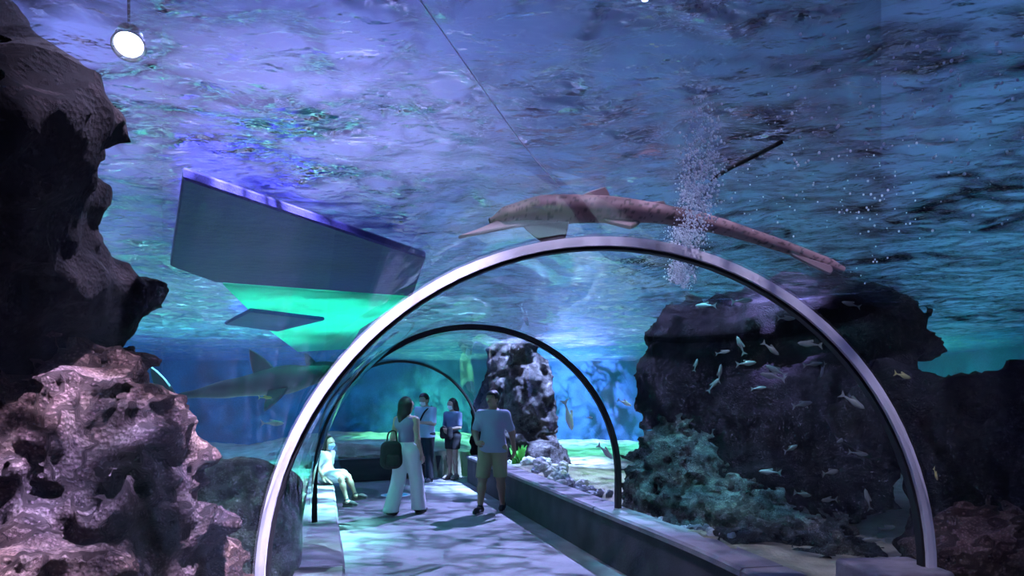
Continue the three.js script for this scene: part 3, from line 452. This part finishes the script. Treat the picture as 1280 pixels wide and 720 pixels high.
function personParts(label, j, look, hands) {
  const t = thing('person', label, 'person'), H = head(j.head, j.face, j.headSize);
  const arms = [], legs = [];
  for (const s of ['L', 'R']) {
    arms.push(seg(j['shoulder' + s], j.thin * 0.058, j['elbow' + s], j.thin * 0.043), seg(j['elbow' + s], j.thin * 0.043, j['wrist' + s], j.thin * 0.028));
    legs.push(seg(j['hip' + s], j.thin * 0.095, j['knee' + s], j.thin * 0.062), seg(j['knee' + s], j.thin * 0.06, mix3(j['knee' + s], j['ankle' + s], 0.35), j.thin * 0.058), seg(mix3(j['knee' + s], j['ankle' + s], 0.35), j.thin * 0.058, j['ankle' + s], j.thin * 0.036), seg(add3(j['ankle' + s], [0, -0.03, 0]), 0.034, j['toe' + s], 0.026));
  }
  const torso = [seg(j.hipL, j.thin * 0.105, j.hipR, j.thin * 0.105), seg(j.pelvis, j.thin * 0.12, j.waist, j.thin * 0.105), seg(j.waist, j.thin * 0.105, j.chest, j.thin * 0.12), seg(mix3(j.chest, j.shoulderL, 0.45), j.thin * 0.11, mix3(j.chest, j.shoulderR, 0.45), j.thin * 0.11), seg(add3(j.neck, [0, -0.035, 0]), j.thin * 0.066, j.shoulderL, j.thin * 0.05), seg(add3(j.neck, [0, -0.035, 0]), j.thin * 0.066, j.shoulderR, j.thin * 0.05)];
  const neck = [seg(j.neck, 0.055 * j.thin, H.at(0, -0.05, -0.015), 0.05 * j.thin)];
  const bodyG = flesh([...torso, ...arms, ...legs, ...neck, ...H.bones.slice(0, 2)], 0.0135, 0.035), headG = flesh([...H.bones, ...neck], 0.0055, 0.018), handG = ['L', 'R'].map((s) => flesh([...hand(j['wrist' + s], j['finger' + s], j['palm' + s], j.curl ?? 0.5, s === 'L' ? 1 : -1), seg(mix3(j['elbow' + s], j['wrist' + s], 0.8), j.thin * 0.03, j['wrist' + s], j.thin * 0.026)], 0.005, 0.012));
  const body = mergeGeometries([bodyG, headG, ...handG]); mesh(body, look.skin, 'body', t);
  // hair and eyes
  const hb = look.longHair ? [seg(H.at(0, 0.045, -0.03), 0.092 * H.k, H.at(0, 0.03, -0.02), 0.09 * H.k), seg(H.at(0, 0, -0.06), 0.085 * H.k, H.at(0, -0.13, -0.075), 0.075 * H.k), seg(H.at(0, -0.13, -0.075), 0.075 * H.k, H.at(0, -look.longHair, -0.085), 0.05 * H.k), seg(H.at(0.06, 0.02, -0.01), 0.04 * H.k, H.at(0.065, -0.1, -0.02), 0.032 * H.k), seg(H.at(-0.06, 0.02, -0.01), 0.04 * H.k, H.at(-0.065, -0.1, -0.02), 0.032 * H.k)] : [seg(H.at(0, 0.045, -0.02), 0.093 * H.k, H.at(0, 0.042, 0.012), 0.087 * H.k), seg(H.at(0, 0.0, -0.045), 0.08 * H.k, H.at(0, -0.035, -0.04), 0.066 * H.k)];
  const fc = V(...H.at(0, 0, 0)), fd = V(...j.face).normalize();
  mesh(flesh(hb, 0.007, 0.03, (x, y, z) => { const a = V(x, y, z).sub(fc), e = a.dot(fd) / H.k, up = a.y / H.k; return Math.min(e - 0.03, 0.062 - up); }), look.hair, 'hair', t);
  for (const s of [-1, 1]) { const e = new THREE.SphereGeometry(0.0105 * H.k, 10, 8), q = H.at(s * 0.032, 0.004, 0.076); e.translate(...q); mesh(e, M.eye, 'eye', t); }
  if (look.mask) { const g = flesh([seg(H.at(-0.045, -0.03, 0.062), 0.022 * H.k, H.at(0, -0.025, 0.092), 0.024 * H.k), seg(H.at(0.045, -0.03, 0.062), 0.022 * H.k, H.at(0, -0.025, 0.092), 0.024 * H.k), seg(H.at(-0.03, -0.07, 0.055), 0.024 * H.k, H.at(0.03, -0.07, 0.055), 0.024 * H.k), seg(H.at(0, -0.03, 0.088), 0.026 * H.k, H.at(0, -0.075, 0.068), 0.026 * H.k)], 0.006, 0.02); mesh(g, look.mask, 'face_mask', t); }
  return { t, H, torso, arms, legs, neck };
}
const grow = (bones, r) => bones.map((b) => [b[0], b[1], b[2], b[3] + r, b[4], b[5], b[6], b[7] + r]);
const part = (a, b, t) => mix3(a, b, t);
const cloth = (r, g, b) => std({ color: RGB(r, g, b), roughness: 0.95, bumpMap: rep(grain, 8), bumpScale: 0.004 });
M.eye = std({ color: RGB(0.02, 0.02, 0.02), roughness: 0.2 });
M.skinA = std({ color: RGB(0.32, 0.19, 0.14), roughness: 0.6 }); M.skinB = std({ color: RGB(0.5, 0.33, 0.26), roughness: 0.6 });
M.hair = std({ color: RGB(0.012, 0.010, 0.010), roughness: 0.55 });
M.maskCloth = cloth(0.8, 0.83, 0.88); M.phone = std({ color: RGB(0.02, 0.02, 0.025), roughness: 0.25 });
const shoePair = (t, j, mat, sole, z = 1) => { for (const s of ['L', 'R']) { const a = j['ankle' + s], e = j['toe' + s], dir = V(e[0] - a[0], 0, e[2] - a[2]).normalize(), base = Math.min(a[1] - 0.06, e[1]) ; const g = flesh([seg(add3(a, [-dir.x * 0.03 * z, -0.05, -dir.z * 0.03 * z]), 0.042 * z, add3(e, [-dir.x * 0.03 * z, 0.008, -dir.z * 0.03 * z]), 0.04 * z), seg(add3(e, [-dir.x * 0.04, 0.004, -dir.z * 0.04]), 0.038 * z, add3(e, [dir.x * 0.03, -0.002, dir.z * 0.03]), 0.03 * z), seg(add3(a, [-dir.x * 0.02, -0.03, -dir.z * 0.02]), 0.044 * z, add3(a, [0, 0.005, 0]), 0.042 * z)], 0.007, 0.03); const sh = mesh(g, mat, 'shoe', t); const so = flesh([seg(add3(a, [-dir.x * 0.045, -0.078, -dir.z * 0.045]), 0.02 * z, add3(e, [dir.x * 0.035, -0.018, dir.z * 0.035]), 0.018 * z), seg(add3(a, [-dir.x * 0.04 + dir.z * 0.018, -0.078, -dir.z * 0.04 - dir.x * 0.018]), 0.018 * z, add3(e, [dir.z * 0.02, -0.018, -dir.x * 0.02]), 0.018 * z), seg(add3(a, [-dir.x * 0.04 - dir.z * 0.018, -0.078, -dir.z * 0.04 + dir.x * 0.018]), 0.018 * z, add3(e, [-dir.z * 0.02, -0.018, dir.x * 0.02]), 0.018 * z)], 0.007, 0.02); mesh(so, sole, 'sole', sh); } };
const plank = (a, b, w, th, mat, name, t) => { const A = V(...a), B = V(...b), g = new RoundedBoxGeometry(w, A.distanceTo(B), th, 2, Math.min(w, th) * 0.3); g.applyQuaternion(new THREE.Quaternion().setFromUnitVectors(V(0, 1, 0), B.clone().sub(A).normalize())); g.translate(...A.add(B).multiplyScalar(0.5).toArray()); return mesh(g, mat, name, t); };
function place(t, px, footY, turn) { const d = EYE * F / (footY - HORIZON); t.position.copy(W((px - 640) / F * d, d, 0.004)); t.rotation.y = turn; }

// man in a polo shirt and shorts, striding this way; local +z is where he walks
{
  const j = { thin: 1.06, pelvis: [0, 0.95, 0], waist: [0, 1.1, 0.01], chest: [0, 1.3, 0], neck: [0, 1.47, 0], head: [0, 1.62, 0.02], face: [-0.45, -0.1, 1], shoulderL: [0.185, 1.395, 0], shoulderR: [-0.185, 1.395, 0], elbowL: [0.27, 1.14, -0.06], wristL: [0.31, 0.9, -0.02], fingerL: [0.05, -1, 0.15], palmL: [-1, 0, 0.1], elbowR: [-0.25, 1.14, 0.06], wristR: [-0.15, 1.0, 0.26], fingerR: [0.6, 0.1, 0.8], palmR: [0.6, 0, -0.6], hipL: [0.095, 0.92, 0], hipR: [-0.095, 0.92, 0], kneeL: [0.1, 0.5, -0.05], ankleL: [0.1, 0.1, -0.17], toeL: [0.12, 0.035, -0.03], kneeR: [-0.12, 0.5, 0.12], ankleR: [-0.13, 0.1, 0.2], toeR: [-0.15, 0.045, 0.36], curl: 0.6 };
  const { t, torso, arms, legs } = personParts('man in pale polo shirt and khaki shorts striding along the walkway', j, { skin: M.skinA, hair: M.hair }), polo = cloth(0.3, 0.32, 0.46), khaki = cloth(0.32, 0.27, 0.17);
  const slv = ['L', 'R'].map((s) => seg(j['shoulder' + s], 0.066, part(j['shoulder' + s], j['elbow' + s], 0.75), 0.064));
  const sh = mesh(flesh([...grow(torso.slice(1), 0.022), seg([0.08, 0.9, 0], 0.136, [0.045, 1.2, 0], 0.112), seg([-0.08, 0.9, 0], 0.136, [-0.045, 1.2, 0], 0.112), ...slv], 0.011, 0.04, (x, y, z) => Math.max(0.86 - y, y - 1.475)), polo, 'polo_shirt', t);
  mesh(flesh([seg([-0.07, 1.475, -0.02], 0.02, [0, 1.49, -0.07], 0.02), seg([0.07, 1.475, -0.02], 0.02, [0, 1.49, -0.07], 0.02), seg([-0.07, 1.475, -0.02], 0.02, [-0.02, 1.44, 0.095], 0.018), seg([0.07, 1.475, -0.02], 0.02, [0.02, 1.44, 0.095], 0.018)], 0.008, 0.01), polo, 'collar', sh);
  const sl = ['L', 'R'].map((s) => seg(j['hip' + s], 0.116, part(j['hip' + s], j['knee' + s], 0.95), 0.102));
  mesh(flesh([seg(j.hipL, 0.116, j.hipR, 0.116), ...sl], 0.011, 0.03, (x, y) => Math.max(y - 1.0, 0.5 - y)), khaki, 'shorts', t);
  shoePair(t, j, cloth(0.03, 0.03, 0.035), cloth(0.6, 0.6, 0.62));
  t.scale.setScalar(0.945); place(t, 616, 640, -0.25);
}
// woman in white wide trousers, seen from behind
{
  const j = { thin: 0.86, pelvis: [0, 0.92, 0], waist: [0, 1.06, 0.0], chest: [0, 1.22, 0], neck: [0, 1.36, 0], head: [0, 1.5, 0.02], face: [-0.35, -0.05, 1], headSize: 0.215, shoulderL: [0.155, 1.3, 0], shoulderR: [-0.155, 1.3, 0], elbowL: [0.2, 1.05, -0.04], wristL: [0.23, 0.83, 0.02], fingerL: [0, -1, 0.2], palmL: [-1, 0, 0], elbowR: [-0.2, 1.04, -0.03], wristR: [-0.2, 0.82, 0.08], fingerR: [0, -0.9, 0.4], palmR: [1, 0, 0], hipL: [0.085, 0.87, 0], hipR: [-0.085, 0.87, 0], kneeL: [0.1, 0.48, -0.04], ankleL: [0.11, 0.12, -0.22], toeL: [0.11, 0.035, -0.1], kneeR: [-0.09, 0.46, 0.12], ankleR: [-0.1, 0.09, 0.16], toeR: [-0.1, 0.03, 0.3], curl: 0.5 };
  const { t, torso } = personParts('woman in lilac top and wide white trousers walking away with a phone', j, { skin: M.skinB, hair: M.hair, longHair: 0.26 }), top = cloth(0.26, 0.22, 0.36), white = cloth(0.82, 0.78, 0.84);
  mesh(flesh([...grow(torso.slice(1, 4), 0.014)], 0.011, 0.04, (x, y) => Math.max(1.0 - y, y - 1.345)), top, 'sleeveless_top', t);
  mesh(flesh([seg(j.hipL, 0.108, j.hipR, 0.108), seg([0, 1.02, 0], 0.1, j.pelvis, 0.108), seg(j.hipL, 0.108, j.kneeL, 0.098), seg(j.hipR, 0.108, j.kneeR, 0.098), seg(j.kneeL, 0.098, add3(j.ankleL, [0, -0.06, 0]), 0.105), seg(j.kneeR, 0.098, add3(j.ankleR, [0, -0.05, 0]), 0.105)], 0.011, 0.03, (x, y) => Math.max(0.055 - y, y - 1.05)), white, 'wide_trousers', t);
  shoePair(t, j, cloth(0.03, 0.03, 0.03), cloth(0.1, 0.1, 0.1));
  plank(add3(j.wristR, [0.01, -0.13, 0.05]), add3(j.wristR, [0.01, -0.02, 0.09]), 0.012, 0.07, M.phone, 'phone', t);
  t.scale.setScalar(0.965); place(t, 508, 643, Math.PI - 0.45);
  // her bag, hanging from the left arm
  const b = thing('backpack', 'black backpack hanging at the left side of the walking woman', 'bag'), black = cloth(0.02, 0.02, 0.022);
  mesh(flesh([seg([-0.05, 0.14, 0], 0.1, [-0.05, 0.32, 0], 0.09), seg([0.05, 0.14, 0], 0.1, [0.05, 0.32, 0], 0.09)], 0.012, 0.05, (x, y, z) => Math.abs(z) - 0.085), black, 'pouch', b);
  mesh(flesh([seg([-0.04, 0.12, 0.09], 0.05, [-0.04, 0.2, 0.09], 0.045), seg([0.04, 0.12, 0.09], 0.05, [0.04, 0.2, 0.09], 0.045)], 0.01, 0.04), black, 'front_pocket', b);
  mesh(new THREE.TubeGeometry(new THREE.CatmullRomCurve3([V(-0.06, 0.38, 0), V(-0.03, 0.52, 0), V(0.05, 0.54, 0), V(0.08, 0.38, 0)]), 20, 0.011, 6), black, 'strap', b);
  b.position.copy(P(489, 590, 8.98)); b.rotation.y = 0.4;
}
// the couple at the far window
{
  const j = { thin: 0.98, pelvis: [0, 0.95, 0], waist: [0, 1.1, 0], chest: [0, 1.3, 0], neck: [0, 1.46, 0.01], head: [0, 1.59, 0.05], face: [0, -0.45, 1], shoulderL: [0.18, 1.4, 0], shoulderR: [-0.18, 1.4, 0], elbowL: [0.23, 1.14, 0.04], wristL: [0.06, 1.16, 0.26], fingerL: [-0.8, 0.3, 0.5], palmL: [-0.3, 0.8, -0.3], elbowR: [-0.23, 1.14, 0.04], wristR: [-0.07, 1.2, 0.27], fingerR: [0.8, 0.3, 0.5], palmR: [0.3, 0.8, -0.3], hipL: [0.09, 0.92, 0], hipR: [-0.09, 0.92, 0], kneeL: [0.1, 0.5, 0.02], ankleL: [0.11, 0.09, 0], toeL: [0.13, 0.03, 0.14], kneeR: [-0.1, 0.5, 0.02], ankleR: [-0.11, 0.09, 0], toeR: [-0.13, 0.03, 0.14], curl: 0.9 };
  const { t, torso } = personParts('man in light blue shirt and face mask looking down at a camera', j, { skin: M.skinB, hair: M.hair, mask: M.maskCloth }), shirt = cloth(0.42, 0.52, 0.72), navy = cloth(0.02, 0.02, 0.03);
  mesh(flesh([...grow(torso.slice(1), 0.02), seg([0.08, 0.9, 0], 0.132, [0.05, 1.2, 0], 0.115), seg([-0.08, 0.9, 0], 0.132, [-0.05, 1.2, 0], 0.115), ...['L', 'R'].map((s) => seg(j['shoulder' + s], 0.064, part(j['shoulder' + s], j['elbow' + s], 0.9), 0.058))], 0.012, 0.04, (x, y) => Math.max(0.86 - y, y - 1.46)), shirt, 'shirt', t);
  mesh(flesh([seg(j.hipL, 0.115, j.hipR, 0.115), ...['L', 'R'].flatMap((s) => [seg(j['hip' + s], 0.115, j['knee' + s], 0.085), seg(j['knee' + s], 0.085, j['ankle' + s], 0.07)])], 0.012, 0.03, (x, y) => Math.max(y - 1.0, 0.05 - y)), navy, 'trousers', t);
  mesh(new THREE.TubeGeometry(new THREE.CatmullRomCurve3([V(0.16, 1.47, 0), V(0.1, 1.38, 0.13), V(0, 1.22, 0.15), V(-0.13, 1.02, 0.13), V(-0.17, 0.95, 0)]), 24, 0.016, 6), navy, 'shoulder_strap', t);
  shoePair(t, j, navy, cloth(0.1, 0.1, 0.1));
  mesh(new RoundedBoxGeometry(0.13, 0.085, 0.05, 2, 0.01).translate(0, 1.23, 0.34), M.phone, 'camera', t);
  t.scale.setScalar(0.95); place(t, 532, 602, -0.55);
}
{
  const j = { thin: 0.85, pelvis: [0, 0.9, 0], waist: [0, 1.04, 0], chest: [0, 1.2, 0], neck: [0, 1.35, 0], head: [0, 1.48, 0.03], face: [-0.2, -0.2, 1], headSize: 0.215, shoulderL: [0.15, 1.28, 0], shoulderR: [-0.15, 1.28, 0], elbowL: [0.19, 1.03, 0.02], wristL: [0.03, 0.99, 0.2], fingerL: [-0.9, 0, 0.3], palmL: [0, 0.2, -1], elbowR: [-0.19, 1.03, 0.02], wristR: [-0.04, 0.95, 0.2], fingerR: [0.9, 0, 0.3], palmR: [0, 0.2, -1], hipL: [0.08, 0.86, 0], hipR: [-0.08, 0.86, 0], kneeL: [0.07, 0.47, 0.02], ankleL: [0.07, 0.09, -0.02], toeL: [0.09, 0.03, 0.11], kneeR: [-0.07, 0.47, 0.02], ankleR: [-0.07, 0.09, 0], toeR: [-0.1, 0.03, 0.12], curl: 0.6 };
  const { t, torso } = personParts('woman in face mask dark blue top and shorts standing with folded arms', j, { skin: M.skinB, hair: M.hair, longHair: 0.2, mask: M.maskCloth }), top = cloth(0.16, 0.2, 0.34), dark = cloth(0.025, 0.025, 0.03);
  mesh(flesh([...grow(torso.slice(1), 0.018), ...['L', 'R'].map((s) => seg(j['shoulder' + s], 0.066, part(j['shoulder' + s], j['elbow' + s], 0.8), 0.055))], 0.012, 0.04, (x, y) => Math.max(0.84 - y, y - 1.345)), top, 'top', t);
  mesh(flesh([seg(j.hipL, 0.105, j.hipR, 0.105), ...['L', 'R'].map((s) => seg(j['hip' + s], 0.105, part(j['hip' + s], j['knee' + s], 0.7), 0.09))], 0.012, 0.03, (x, y) => Math.max(y - 0.95, 0.6 - y)), dark, 'shorts', t);
  shoePair(t, j, cloth(0.3, 0.25, 0.22), cloth(0.1, 0.1, 0.1));
  const bag = mesh(flesh([seg([-0.09, 0.86, 0.2], 0.06, [-0.09, 1.0, 0.2], 0.055), seg([0.09, 0.86, 0.2], 0.06, [0.09, 1.0, 0.2], 0.055)], 0.012, 0.05), dark, 'handbag', t);
  t.scale.setScalar(0.96); place(t, 566, 599, -0.6);
}
// child on the bench; local +z is where the child faces
{
  const j = { thin: 0.62, pelvis: [0, 0.1, 0], waist: [0, 0.2, -0.02], chest: [0, 0.33, -0.02], neck: [0, 0.42, 0], head: [0, 0.53, 0.02], face: [0.1, -0.1, 1], headSize: 0.2, shoulderL: [0.105, 0.385, 0], shoulderR: [-0.105, 0.385, 0], elbowL: [0.15, 0.24, -0.04], wristL: [0.15, 0.1, 0.02], fingerL: [0, -0.4, 1], palmL: [0, -1, 0], elbowR: [-0.15, 0.24, -0.04], wristR: [-0.14, 0.1, 0.04], fingerR: [0, -0.4, 1], palmR: [0, -1, 0], hipL: [0.06, 0.075, 0.02], hipR: [-0.06, 0.075, 0.02], kneeL: [0.07, 0.085, 0.28], ankleL: [0.07, -0.14, 0.4], toeL: [0.07, -0.16, 0.52], kneeR: [-0.07, 0.08, 0.27], ankleR: [-0.07, -0.2, 0.36], toeR: [-0.07, -0.24, 0.47], curl: 0.2 };
  const { t, torso } = personParts('child in pale dress and blue face mask sitting on the left bench', j, { skin: M.skinB, hair: M.hair, longHair: 0.1, mask: cloth(0.45, 0.6, 0.85) }), dress = cloth(0.72, 0.7, 0.82);
  mesh(flesh([...grow(torso.slice(1), 0.016), seg([0.05, 0.09, 0], 0.09, [0.06, 0.1, 0.2], 0.085), seg([-0.05, 0.09, 0], 0.09, [-0.06, 0.1, 0.2], 0.085), ...['L', 'R'].map((s) => seg(j['shoulder' + s], 0.05, part(j['shoulder' + s], j['elbow' + s], 0.9), 0.045))], 0.009, 0.03, (x, y, z) => Math.max(y - 0.42, -0.005 - y)), dress, 'dress', t);
  shoePair(t, j, cloth(0.08, 0.07, 0.08), cloth(0.1, 0.1, 0.1), 0.7);
  const p = on(8.75, -1.29, LEDGE + 0.005); t.position.copy(p); t.rotation.y = Math.PI / 2 - 0.35; t.scale.setScalar(0.94);
}
scene.traverse((o) => { if (o.isMesh) { o.castShadow = true; o.receiveShadow = true; } });
renderer.render(scene, camera);
